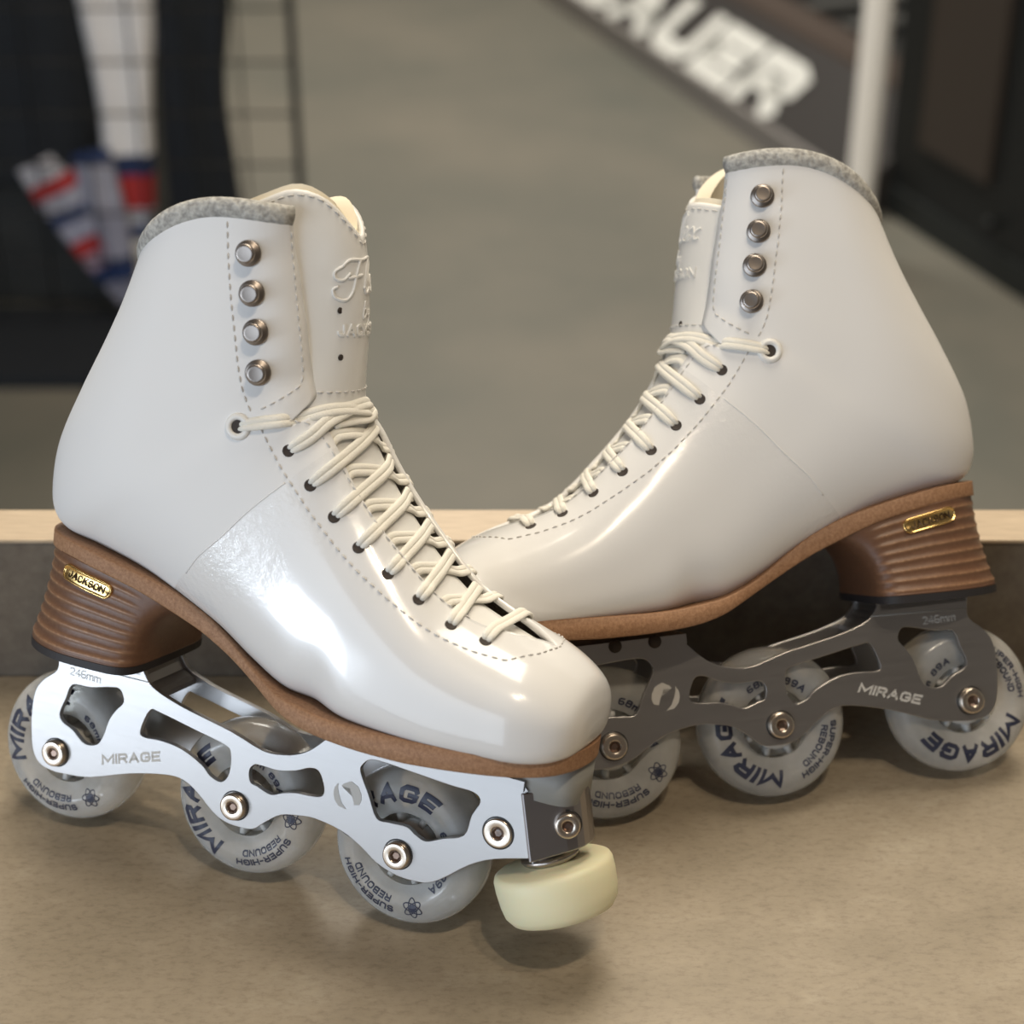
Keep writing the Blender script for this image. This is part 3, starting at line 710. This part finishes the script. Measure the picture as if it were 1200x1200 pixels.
def laces(S):
    mb = MB()
    H = []
    for h in [EYELET] + HOLES:
        p, n_, _, _ = BV.find_nearest(Vector(h)); H.append(p)
    # station index of every hole, from the row whose outer profile passes nearest
    def row_of(p):
        best = min(range(len(SHV)), key=lambda i: (Vector(SHV[i]) - p).length_squared); return best // SHN
    rows = [row_of(p) for p in H]
    def edge(row, side): 
        return Vector(SHV[row * SHN]) if side > 0 else Vector(SHV[row * SHN + SHN - 1])
    def ribbon(ctrl, lift, w=2.6, t=.8, last=False):
        # ctrl: list of 3-D points; the ribbon is laid over shell and tongue along the outward direction
        D = []; 
        for i in range(len(ctrl) - 1):
            q_ = max(5, int((Vector(ctrl[i + 1]) - Vector(ctrl[i])).length / 2.2))
            for k in range(q_): D.append(Vector(ctrl[i]).lerp(Vector(ctrl[i + 1]), k / q_))
        D.append(Vector(ctrl[-1])); n = len(D); P = []; Nn = []
        for i, p in enumerate(D):
            d = outward(p); d = (d + Vector((0, p.y / 38, 0)) * .9).normalized()
            hs = []
            for bv in ((BV, BT) if (i < n - 5 or last) else (BT,)):
                h = bv.ray_cast(p + d * 30, -d)[0]
                if h and (h - p).dot(d) < 14: hs.append((h - p).dot(d))
            base = max(hs) if hs else 0
            lf = lift * max(0, math.sin(PI * i / (n - 1))) ** .5 + .9
            P.append(p + d * ((max(base, -1.2) if (i < n - 5 or last) else base) + (lf if (i < n - 5 or last) else min(lf, .9)))); Nn.append(d)
        for _ in range(3): P = [P[0]] + [(P[i - 1] + P[i] * 2 + P[i + 1]) / 4 for i in range(1, n - 1)] + [P[-1]]
        P[0] = P[0] - Nn[0] * 2.4; P[-1] = P[-1] - Nn[-1] * (3.4 if last else .6)
        rx = [w] * n; rx[0] = w * .62; rx[1] = w * .85; rx[2] = w * .96
        for off in (-1, 1):                              # two soft ribs side by side make the flat lace
            Q = []
            for i, p in enumerate(P):
                tt = (P[min(i + 1, n - 1)] - P[max(i - 1, 0)]).normalized(); b = tt.cross(Nn[i]).normalized(); Q.append(p + b * off * rx[i] * .46)
            mb.add(*sweep(Q, [x * .60 for x in rx], t, nrm=Nn, n=10))
    mir = lambda p: Vector((p.x, -p.y * med(p.x), p.z))
    n = len(H)
    for i in range(n):
        for sd in (1, -1):
            p0 = H[i] if sd > 0 else mir(H[i])
            if i == n - 1:
                if sd > 0: ribbon([p0, edge(rows[i], 1), edge(rows[i], -1), mir(H[i])], 1.2, last=True)
                continue
            if i == 0:
                r2 = (rows[1] * 3 + rows[0]) // 4 if True else 0
                tgt = edge(min(rows[1] + 10, len(SL) - 1), -sd) + Vector((1, -sd * 2.0, 1.5))
                if sd > 0: ribbon([p0, p0 + Vector((15, -6, 3.5)), Vector((119, 10, 210)), Vector((121.5, 0, 208.5)), Vector((119.5, -16, 206.5))], 1.0)
                else: ribbon([p0, p0 + Vector((15, 6, 3.5)), Vector((119.5, -10, 207)), Vector((122, 0, 205)), Vector((115, 17, 203))], 1.8)
                continue
            up = rows[i - 1] if i > 1 else rows[1] + 9
            rt = int(rows[i] * .45 + up * .55); e1 = edge(int(rows[i] * .78 + up * .22), sd); e2 = edge(rt, -sd)
            # the far facing: dip under it just past its edge
            e2 = Vector((e2.x, e2.y * .86, e2.z)); e3 = e2 + Vector((0, -sd * 4.5, -3.2))
            ribbon([p0, e2, e3], 1.1 if sd > 0 else .3)
    S.mk('laces', mb.v, mb.f, 'lace')

def emboss(S, tongue):
    """raised writing on the tongue: a script word, 'by' and a maker's name"""
    def pt(x, y, off=.25):                            # x mm to the right as read from the front, y mm up from the centre row
        t = 11.9 + y / 12.5; W = cat(TG, t)[2]; q = max(-.99, min(.99, -x * S.rs / (W * 1.5)))
        return tongue_pt(t, q, off)
    mb = MB()
    def stroke(P, r=.62, sc=1.15):
        Q = [cat(P, (len(P) - 1) * k / (6 * (len(P) - 1))) for k in range(6 * (len(P) - 1) + 1)]
        a = [pt(x * sc, 20 + y * sc) for x, y in Q]; mb.add(*sweep([p for p, _ in a], r, r * .8, nrm=[n_ for _, n_ in a], n=8))
    # F with swash
    stroke([(-9.5, 6.2), (-7, 8.2), (-2, 8), (2, 8.8), (3, 8.6)])
    stroke([(-3, 7.8), (-5, 3), (-6.5, -1), (-9, -3.2), (-12, -2.5), (-12.6, -.4), (-11.2, .4)])
    stroke([(-9.5, 6.2), (-11.8, 4.6), (-11.6, 2.6), (-9.4, 2.2), (-7.2, 4)])
    stroke([(-8, 2.6), (-5, 2.9), (-2.2, 3.4)])
    stroke([(-1.6, -.5), (.6, 2.6), (2.8, 7), (2.2, 8), (1, 6.4), (-1, .6), (-.4, -1.6), (1.6, -.8)])
    stroke([(1.6, -.8), (3.8, 1), (4.6, 2.6), (3.6, 3), (2.6, 1), (3, -1), (5, -1.2), (6.6, .4)])
    stroke([(6.6, 2), (7.8, 2.8), (8.4, 1), (9, -1), (10.6, -.6)])
    stroke([(11, 2.6), (9.4, 1.6), (7.8, -.6), (6.4, -1.4)])
    # by
    stroke([(-.8, -3.6), (-2, -8), (-1, -8.2), (0, -7), (-.6, -5.8), (-1.6, -6.4)], .38)
    stroke([(.9, -6), (.8, -7.6), (2, -7.4), (2.4, -6), (1.6, -9.4), (.2, -10.6)], .38)
    S.mk('embossed_script', mb.v, mb.f, 'plain', tongue)
    tv, tf, tw = text2d('JACKSON', 3.9, .20, .0, .45, 1.); V = []
    for x, y, z in tv:
        p, n_ = pt((x - tw / 2) * 27 / tw, y + 4.4, .25 + z); V.append(p)
    S.mk('embossed_name', V, tf, 'plain', tongue, smooth=False)
    for x, y in (((-12.5, 13), (-12.5, -4.5)) if S.rs > 0 else ((9, -21),)):
        if True:
            p, n_ = pt(x, y); V, F = lathe_axis([(0, .2), (1.25, .2), (1.3, 0)], p - n_ * .2, n_, 16); S.mk('punched_hole', V, F, 'hole', tongue)

# placeholder feature tables (skate space, mm)
HOOKS = [(80,34,266.9),(83.3,34,251.8),(86.6,33.9,237.1),(89.6,33.9,221.6)]
EYELET = (84.5,36.4,199.3)
HOLES = [(105.9,33,193.4),(117.1,33.2,181.8),(128.8,33,171.6),(140.9,32.9,161.8),(154.2,31.7,153.9),(167.4,29.4,146),(181.5,27.6,138.6),(195.3,24.6,134.6)]
INNER_R = [(116.2,24.3,199.5),(126.5,24.2,188.8),(134,23.8,180.6),(143,23.9,171),(151.5,23.9,163.5),(160,23.2,156.5),(169,22.6,150.2),(178,21,145.2),(188,18.6,141)]
STITCH = [[(70,35.6,278.4),(72.2,35.7,263.8),(75.3,35.8,248),(78.6,35.7,234.2),(81,35.7,223.9),(83.9,35.5,214.5),(86.8,35.2,208.7),(89.1,35.2,205.6)],
          [(92.4,24.5,277.5),(96.4,24.2,257.1),(100.3,24.3,240.9),(104.2,23.9,223),(104.3,25.2,218.5),(100.6,29.7,214),(95.4,33.4,209.5),(90.6,34.8,206.4)],
          [(93.2,35.2,201),(98,35.4,194.5),(104.4,35.1,186.2),(112,35.4,178.6),(119.1,35.6,171.6),(132.1,36.3,160.9),(143.6,36.7,152.9),(156.6,36.8,145.8),(169.5,36,139.3),(180.5,34.4,135),(192.6,32,131.9),(206,27.5,129.9),(214.5,14,131.4),(217.6,0,131.9),(214.5,-14,131.4),(206,-24,129.9)],
          [(94.8,34.6,202.6),(99,33.6,203.2),(105,30.5,205.3),(111.5,26.5,204.8)] + INNER_R]
FILM = [(107,35.5,181),(99.6,36.8,173.6),(92.6,37.4,166.2),(83,37,154.6),(72,34.2,143.2),(66.5,30,135.5)]
def film_dist(u, w):
    # distance in front of the line through the seam
    a, b = FILM_LINE; d = (b[0] - a[0], b[1] - a[1]); L = math.hypot(*d); return ((u - a[0]) * d[1] - (w - a[1]) * d[0]) / L * -1
FILM_LINE = ((107, 181), (64, 133))
#ENDFEATURES

# ------------------------------------------------------------------ the place
CAM = Vector((0, 0, .552836)); PITCH = .541317
YB = .7603
def build_counter():
    m = mat('stone_look_laminate', (.45, .36, .26), .45); M['top'] = m
    a = noise(m, 14, 10, .72, stretch=(1, 1.6, 1)); b = noise(m, 260, 5, .75, stretch=(.7, 1.5, 1))
    r1 = ramp(m, a, [(.35, (.285, .235, .165)), (.55, (.345, .285, .205)), (.7, (.41, .35, .26))])
    r2 = ramp(m, b, [(.34, (.62, .58, .55)), (.5, (1, 1, 1)), (.7, (1.12, 1.1, 1.05))])
    mx = nd(m, 'ShaderNodeMix', data_type='RGBA', blend_type='MULTIPLY'); mx.inputs[0].default_value = .55
    ln(m, r1, mx.inputs[6]); ln(m, r2, mx.inputs[7]); ln(m, mx.outputs[2], pb(m).inputs['Base Color']); bump(m, b, .12, .0004)
    v, f = boxv(-.95, .95, .18, YB, -.035, 0); o = link_mesh('display_bench', v, f, m, smooth=False)
    return o
C_ = build_counter(); tag(C_, 'tan stone-look laminate bench top the two white skates stand on', 'bench')
v, f = boxv(-.93, .93, .2, YB + .02, -.85, -.036); tag(link_mesh('bench_base', v, f, mat('bench_base_board', (.18, .15, .12), .6), C_, smooth=False), None)
m = mat('brown_grey_laminate', (.17, .145, .12), .5)
a = noise(m, 120, 6, .7); ln(m, ramp(m, a, [(.3, (.115, .095, .075)), (.7, (.175, .15, .12))]), pb(m).inputs['Base Color'])
v, f = boxv(-.95, .95, YB + .001, YB + .027, -.035, .0785); bb = tag(link_mesh('back_board', v, f, m, smooth=False), 'low brown grey upright board behind the skates with pale wood top edge', 'board')
m = mat('pale_wood_edging', (.62, .46, .30), .5)
a = noise(m, 60, 6, .6, stretch=(1, 12, 1)); ln(m, ramp(m, a, [(.3, (.46, .36, .25)), (.7, (.60, .48, .34))]), pb(m).inputs['Base Color'])
v, f = boxv(-.95, .95, YB, YB + .028, .0785, .080); link_mesh('edge_strip', v, f, m, bb, smooth=False)

# shop floor
m = mat('grey_olive_flooring', (.20, .19, .155), .55)
a = noise(m, 2.2, 5, .6); ln(m, ramp(m, a, [(.3, (.150, .150, .125)), (.7, (.225, .205, .165))]), pb(m).inputs['Base Color'])
v, f = boxv(-3.5, 3.5, 7, 7.1, -.85, 2.7); tag(link_mesh('wall_back', v, f, mat('wall_paint', (.45, .43, .38), .8), smooth=False), kind='structure')
v, f = boxv(3.5, 3.6, -2.5, 7.1, -.85, 2.7); tag(link_mesh('wall_right', v, f, bpy.data.materials['wall_paint'], smooth=False), kind='structure')
v, f = boxv(-3.5, 3.5, -2.5, 7, -.95, -.85); tag(link_mesh('floor', v, f, m, smooth=False), kind='structure')

def striped(name, z0, period, cols, rough=.85):
    """bands across the object's own height"""
    m = mat(name, (.8, .8, .8), rough); tc = nd(m, 'ShaderNodeTexCoord'); sp = nd(m, 'ShaderNodeSeparateXYZ'); ln(m, tc.outputs['Object'], sp.inputs[0])
    mr = nd(m, 'ShaderNodeMapRange'); mr.inputs['From Min'].default_value = z0; mr.inputs['From Max'].default_value = z0 + period; ln(m, sp.outputs[2], mr.inputs[0])
    r = nd(m, 'ShaderNodeValToRGB'); r.color_ramp.interpolation = 'CONSTANT'; e = r.color_ramp.elements
    while len(e) < len(cols): e.new(.5)
    for q, (p, c) in zip(e, cols): q.position = p; q.color = (*c, 1)
    ln(m, mr.outputs[0], r.inputs[0]); ln(m, r.outputs[0], pb(m).inputs['Base Color']); return m
# --- hanging goods on a wire grid at the left
MX = mat('black_cloth', (.012, .015, .02), .9); MB2 = mat('black_wire', (.015, .015, .015), .6)
GRIDX0, GRIDX1, GY = -1.30, -.345, 2.90
mb = MB()
x = GRIDX1 - .085
while x > GRIDX0: mb.add(*sweep([(x, GY, -.80), (x, GY, .9)], .0022, n=6)); x -= .085
z = -.79
while z < .9: mb.add(*sweep([(GRIDX0, GY + .004, z), (GRIDX1, GY + .004, z)], .0022, n=6)); z += .085
g = tag(link_mesh('wire_grid', mb.v, mb.f, MB2), 'black wire display grid at the left with the garments hanging on it', 'display grid')
for x in (GRIDX0, GRIDX1): V, F = sweep([(x, GY, -.845), (x, GY, .95)], .007, n=12); link_mesh('grid_post', V, F, mat('dark_grey_post', (.06, .06, .055), .5), g)
mb = MB()
for x in (GRIDX0, ): mb.box(x - .02, x + .02, GY - .2, GY + .2, -.85, -.82)
link_mesh('grid_foot', mb.v, mb.f, MB2, g)
def cloth(name, prof, y, th, m, seed, cx=None, lean=0):
    """hanging cloth: prof = list of (z, x0, x1) from the top down; soft folds"""
    random.seed(seed); ph = random.random() * 6; V = []; F = []; n = 28
    pr = [cat(prof, (len(prof) - 1) * k / 30) for k in range(31)]
    for z, x0, x1 in pr:
        for j in range(n):
            a = 2 * PI * j / n; ca, sa = math.cos(a), math.sin(a)
            fold = 1 + .22 * math.sin(5 * a + ph + z * 4)
            V.append(((x0 + x1) / 2 + (x1 - x0) / 2 * math.copysign(abs(ca) ** .7, ca), y + th * math.copysign(abs(sa) ** .8, sa) * fold, z))
    F = [(i * n + j, i * n + (j + 1) % n, (i + 1) * n + (j + 1) % n, (i + 1) * n + j) for i in range(30) for j in range(n)] + [tuple(range(n)), tuple(30 * n + n - 1 - j for j in range(n))]
    return link_mesh(name, V, F, m)
tag(cloth('jacket', [(.55, -1.05, -.70), (.1, -1.12, -.69), (-.25, -1.13, -.675), (-.45, -1.13, -.68), (-.585, -1.10, -.70)], 2.985, .06, MX, 1), 'black jacket hanging at the far left edge of the photo', 'jacket')
tag(cloth('trousers', [(.5, -.66, -.42), (0, -.60, -.42), (-.28, -.568, -.447), (-.43, -.572, -.466), (-.55, -.575, -.46), (-.66, -.575, -.452)], 2.975, .045, MX, 2), 'black trousers hanging between the striped sock and the bare wire grid', 'trousers')
W_, B_, R_2 = (.72, .70, .66), (.015, .035, .12), (.42, .03, .03)
m = striped('white_sock_with_cuff', -.80, 1.0, [(0, (.80, .78, .74)), (.115, B_), (.14, (.45, .46, .52)), (.17, R_2), (.228, B_), (.262, (.90, .87, .86))])
tag(cloth('sport_sock', [(.35, -.70, -.575), (-.1, -.70, -.57), (-.27, -.690, -.565), (-.44, -.675, -.585), (-.54, -.676, -.592), (-.64, -.675, -.60), (-.70, -.672, -.618), (-.80, -.668, -.625)], 2.965, .022, m, 3), 'long white sport sock with red and blue bands hanging beside the black trousers', 'sock', 'banded sport socks on the wire grid')
m = striped('banded_sock', -.13, .26, [(0, (.25, .25, .32)), (.13, B_), (.25, (.35, .25, .32)), (.36, R_2), (.47, (.36, .36, .45)), (.6, B_), (.68, (.38, .38, .45)), (.8, R_2), (.9, (.45, .44, .48))])
o = cloth('sport_sock', [(.14, -.042, .042), (.07, -.045, .045), (0, -.04, .04), (-.08, -.032, .032), (-.14, -.02, .02)], 0, .018, m, 4)
o.location = (-.715, 2.945, -.665); o.rotation_euler = (0, math.radians(-27), 0)
tag(o, 'short slanted sock banded red white and blue, left of the long white sock', 'sock', 'banded sport socks on the wire grid')
m = striped('pale_sock', -.12, .24, [(0, B_), (.2, (.30, .30, .38)), (.6, (.38, .38, .46)), (.9, B_)])
o = cloth('sport_sock', [(.11, -.035, .03), (0, -.03, .03), (-.11, -.022, .022)], 0, .016, m, 5)
o.location = (-.672, 2.935, -.635); o.rotation_euler = (0, math.radians(-8), 0)
tag(o, 'small pale lilac sock between the slanted banded sock and the long white one', 'sock', 'banded sport socks on the wire grid')
m = mat('charcoal_box', (.040, .040, .037), .7)
f_ = noise(m, 6, 3); ln(m, ramp(m, f_, [(.3, (.025, .026, .024)), (.7, (.055, .054, .050))]), pb(m).inputs['Base Color'])
v, f = boxv(-1.6, -.62, 3.06, 3.5, -.85, -.44); cb = link_mesh('storage_bin', v, f, m, smooth=False); tag(cb, 'low charcoal storage bin on the floor behind the hanging socks', 'bin')
mb = MB(); mb.box(-1.62, -.60, 3.045, 3.52, -.44, -.41); link_mesh('lid', mb.v, mb.f, MX, cb, smooth=False)
v, f = boxv(-1.9, -.655, 2.72, 2.99, -.849, -.825); tag(link_mesh('grid_base', v, f, MX, smooth=False), 'flat black base on the floor under the wire display grid', 'mat')  # thin black slab, the base of the wire grid
v, f = boxv(-1.9, -.69, 3.6, 3.75, -.85, .6); tag(link_mesh('partition', v, f, MX, smooth=False), 'tall black partition standing behind the hanging black jacket', 'partition')
# --- sloping black stand with white lettering
P0 = Vector((.091, 4.971, -.85)); D = Vector((.365, -.931, 0)); N = Vector((.931, .365, 0)); A42 = math.radians(42)
def rp(s, prof):
    """prism along D with the (n, z) profile"""
    V = []; 
    for q in s:
        for n_, z in prof: V.append(P0 + D * q + N * n_ + Vector((0, 0, z)))
    k = len(prof); F = [(i, (i + 1) % k, k + (i + 1) % k, k + i) for i in range(k)] + [tuple(range(k)), tuple(2 * k - 1 - i for i in range(k))]; return V, F
sx, sz = .20 * math.cos(A42), .055 + .20 * math.sin(A42)
mblk = mat('black_stand_board', (.045, .040, .038), .5); mgr = mat('grey_kick_strip', (.27, .25, .235), .5); mbr = mat('brown_stand_ledge', (.085, .062, .050), .5); mwh = mat('white_lettering', (.85, .85, .80), .5)
V, F = rp((-1.2, 1.62), [(0, 0), (0, .055), (sx, sz), (sx + .02, sz), (sx + .02, 0)]); st = link_mesh('sloping_stand', V, F, mblk, smooth=False)
tag(st, 'long low black sloping stand with big white lettering across the floor', 'stand')
V, F = rp((-1.2, 1.622), [(-.006, 0), (-.006, .058), (.004, .062), (.004, 0)]); link_mesh('kick_strip', V, F, mgr, st, smooth=False)
V, F = rp((-1.2, 1.62), [(sx, sz), (sx + .005, sz + .012), (sx + .10, sz + .012), (sx + .10, sz - .03), (sx + .02, sz - .03)]); link_mesh('ledge', V, F, mbr, st, smooth=False)
tv, tf, tw = text2d('BAUER', 1.0, .31, 0, 0, .55); V = []
for x, y, z in tv:
    a = .15 + x * 1.07 / tw; h = .004 + y * .150
    V.append(P0 + D * (a + h * .15) + N * (h * math.cos(A42)) + Vector((0, 0, .055 + h * math.sin(A42))) + (Vector((0, 0, 1)) * math.cos(A42) - N * math.sin(A42)) * .003)
link_mesh('lettering', V, tf, mwh, st, smooth=False)
# rack of dark shoes behind the stand
V, F = rp((-1.0, 1.25), [(sx + .12, 0), (sx + .12, .16), (sx + .9, .16), (sx + .9, 0)]); rk = link_mesh('low_rack', V, F, mat('dark_rack_board', (.035, .034, .033), .6), smooth=False)
tag(rk, 'low dark slatted rack standing behind the sloping lettered stand', 'rack')
for k in range(7):
    q = .0 + k * .17
    V, F = rp((q, q + .05), [(sx + .14, .16), (sx + .14, .19), (sx + .88, .19), (sx + .88, .16)]); link_mesh('slat', V, F, mat('grey_slat', (.10, .10, .095), .5) if k == 0 else bpy.data.materials['grey_slat'], rk, smooth=False)
# --- white post
mwp = mat('white_post_paint', (.62, .60, .56), .45)
V, F = lathe_axis([(0, 0), (.045, 0), (.045, .012), (.026, .016), (.026, 2.2), (0, 2.2)], (.644, 3.28, -.85), (0, 0, 1), 40)
tag(link_mesh('round_post', V, F, mwp), 'white round post standing on the floor behind the left skate collar', 'post')
# --- dark cabinet at the right
A_ = Vector((.735, 3.50, -.85)); Dc = Vector((.149, -.358, 0)).normalized(); Nc = Vector((Dc.y * -1, Dc.x, 0)); Nc = Vector((.923, .384, 0))
def cbx(s0, s1, n0, n1, z0, z1):
    V = [A_ + Dc * s + Nc * n + Vector((0, 0, z)) for z in (z0, z1) for n in (n0, n1) for s in (s0, s1)]
    return V, [(0, 1, 3, 2), (4, 6, 7, 5), (0, 4, 5, 1), (2, 3, 7, 6), (0, 2, 6, 4), (1, 5, 7, 3)]
mdk = mat('black_cabinet_paint', (.012, .014, .015), .55)
V, F = cbx(0, .9, 0, .6, 0, 1.7); cab = link_mesh('tall_cabinet', V, F, mdk, smooth=False); tag(cab, 'tall black cabinet at the right edge beside the white post', 'cabinet')
V, F = cbx(.11, .33, -.012, 0, .17, 1.5); link_mesh('door_panel', V, F, mat('dark_brown_panel', (.055, .042, .034), .5), cab, smooth=False)
V, F = cbx(.02, .88, -.006, 0, 0, .06); link_mesh('plinth', V, F, mat('dark_plinth', (.02, .024, .024), .6), cab, smooth=False)
kp = A_ + Dc * .36 + Vector((0, 0, .105)); V, F = lathe_axis([(0, 0), (.006, 0), (.006, .012), (.013, .016), (.011, .024), (0, .026)], kp, -Nc, 20); link_mesh('knob', V, F, mdk, cab)



# ------------------------------------------------------------------ skates
S1 = Skate((-198.0, 654.4, 1.15), math.radians(23.51696), math.radians(19.42858), -1, 'white right skate in front, toe pointing right, lit pale blue frame, covering the other toe')
build_skate(S1, (0, 46, -24))
S2 = Skate((208.9, 683.4, 2.4), math.radians(11.5494), math.radians(30.6525), 1, 'white left skate behind, toe pointing left, grey brown frame, leaning on the low board')
build_skate(S2, (130, 65, 12))

# ------------------------------------------------------------------ camera and light
cd = bpy.data.cameras.new('camera'); cam = bpy.data.objects.new('camera', cd); C.objects.link(cam)
cam.location = CAM; cam.rotation_euler = (PI / 2 - PITCH, 0, 0); cd.sensor_width = 36; cd.lens = 66; cd.clip_start = .02
cd.dof.use_dof = True; cd.dof.focus_distance = .772; cd.dof.aperture_fstop = .066 / .0095 
bpy.context.scene.camera = cam
def area(name, loc, target, sx, sy, power, col):
    l = bpy.data.lights.new(name, 'AREA'); l.shape = 'RECTANGLE'; l.size = sx; l.size_y = sy; l.energy = power; l.color = col
    o = bpy.data.objects.new(name, l); C.objects.link(o); o.location = loc
    o.rotation_euler = (Vector(target) - Vector(loc)).to_track_quat('-Z', 'Y').to_euler(); return o
area('ceiling_lamp', (.2, 1.6, 2.2), (0, .7, 0), 1.3, 1.3, 46, (1, .90, .74))
area('shopfront_window', (-2.4, -1.7, .75), (0, .65, .1), 3.8, 2.2, 60, (.74, .86, 1))
area('window_glint_light', (-1.62, -.24, .20), (-.1, .62, .1), .20, .30, 4.2, (.78, .88, 1))  # small added light, placed so a window reflection falls on the vamp film
area('ceiling_downlight', (.35, -.15, 2.2), (0, .7, .1), .09, .09, 10, (1, .84, .64))
area('ceiling_downlight', (.62, .0, 2.2), (0, .7, .1), .07, .07, 5, (1, .84, .64))
area('ceiling_lamp', (-.2, 4.5, 2.1), (0, 4, -.8), 1.2, 1.2, 75, (1, .95, .86))
w = bpy.data.worlds.new('world'); bpy.context.scene.world = w; w.use_nodes = True
w.node_tree.nodes['Background'].inputs[0].default_value = (.60, .50, .41, 1); w.node_tree.nodes['Background'].inputs[1].default_value = .15
vs = bpy.context.scene.view_settings; vs.view_transform = 'Standard'; vs.look = 'None'; vs.gamma = 1; vs.exposure = .08; vs.use_curve_mapping = False
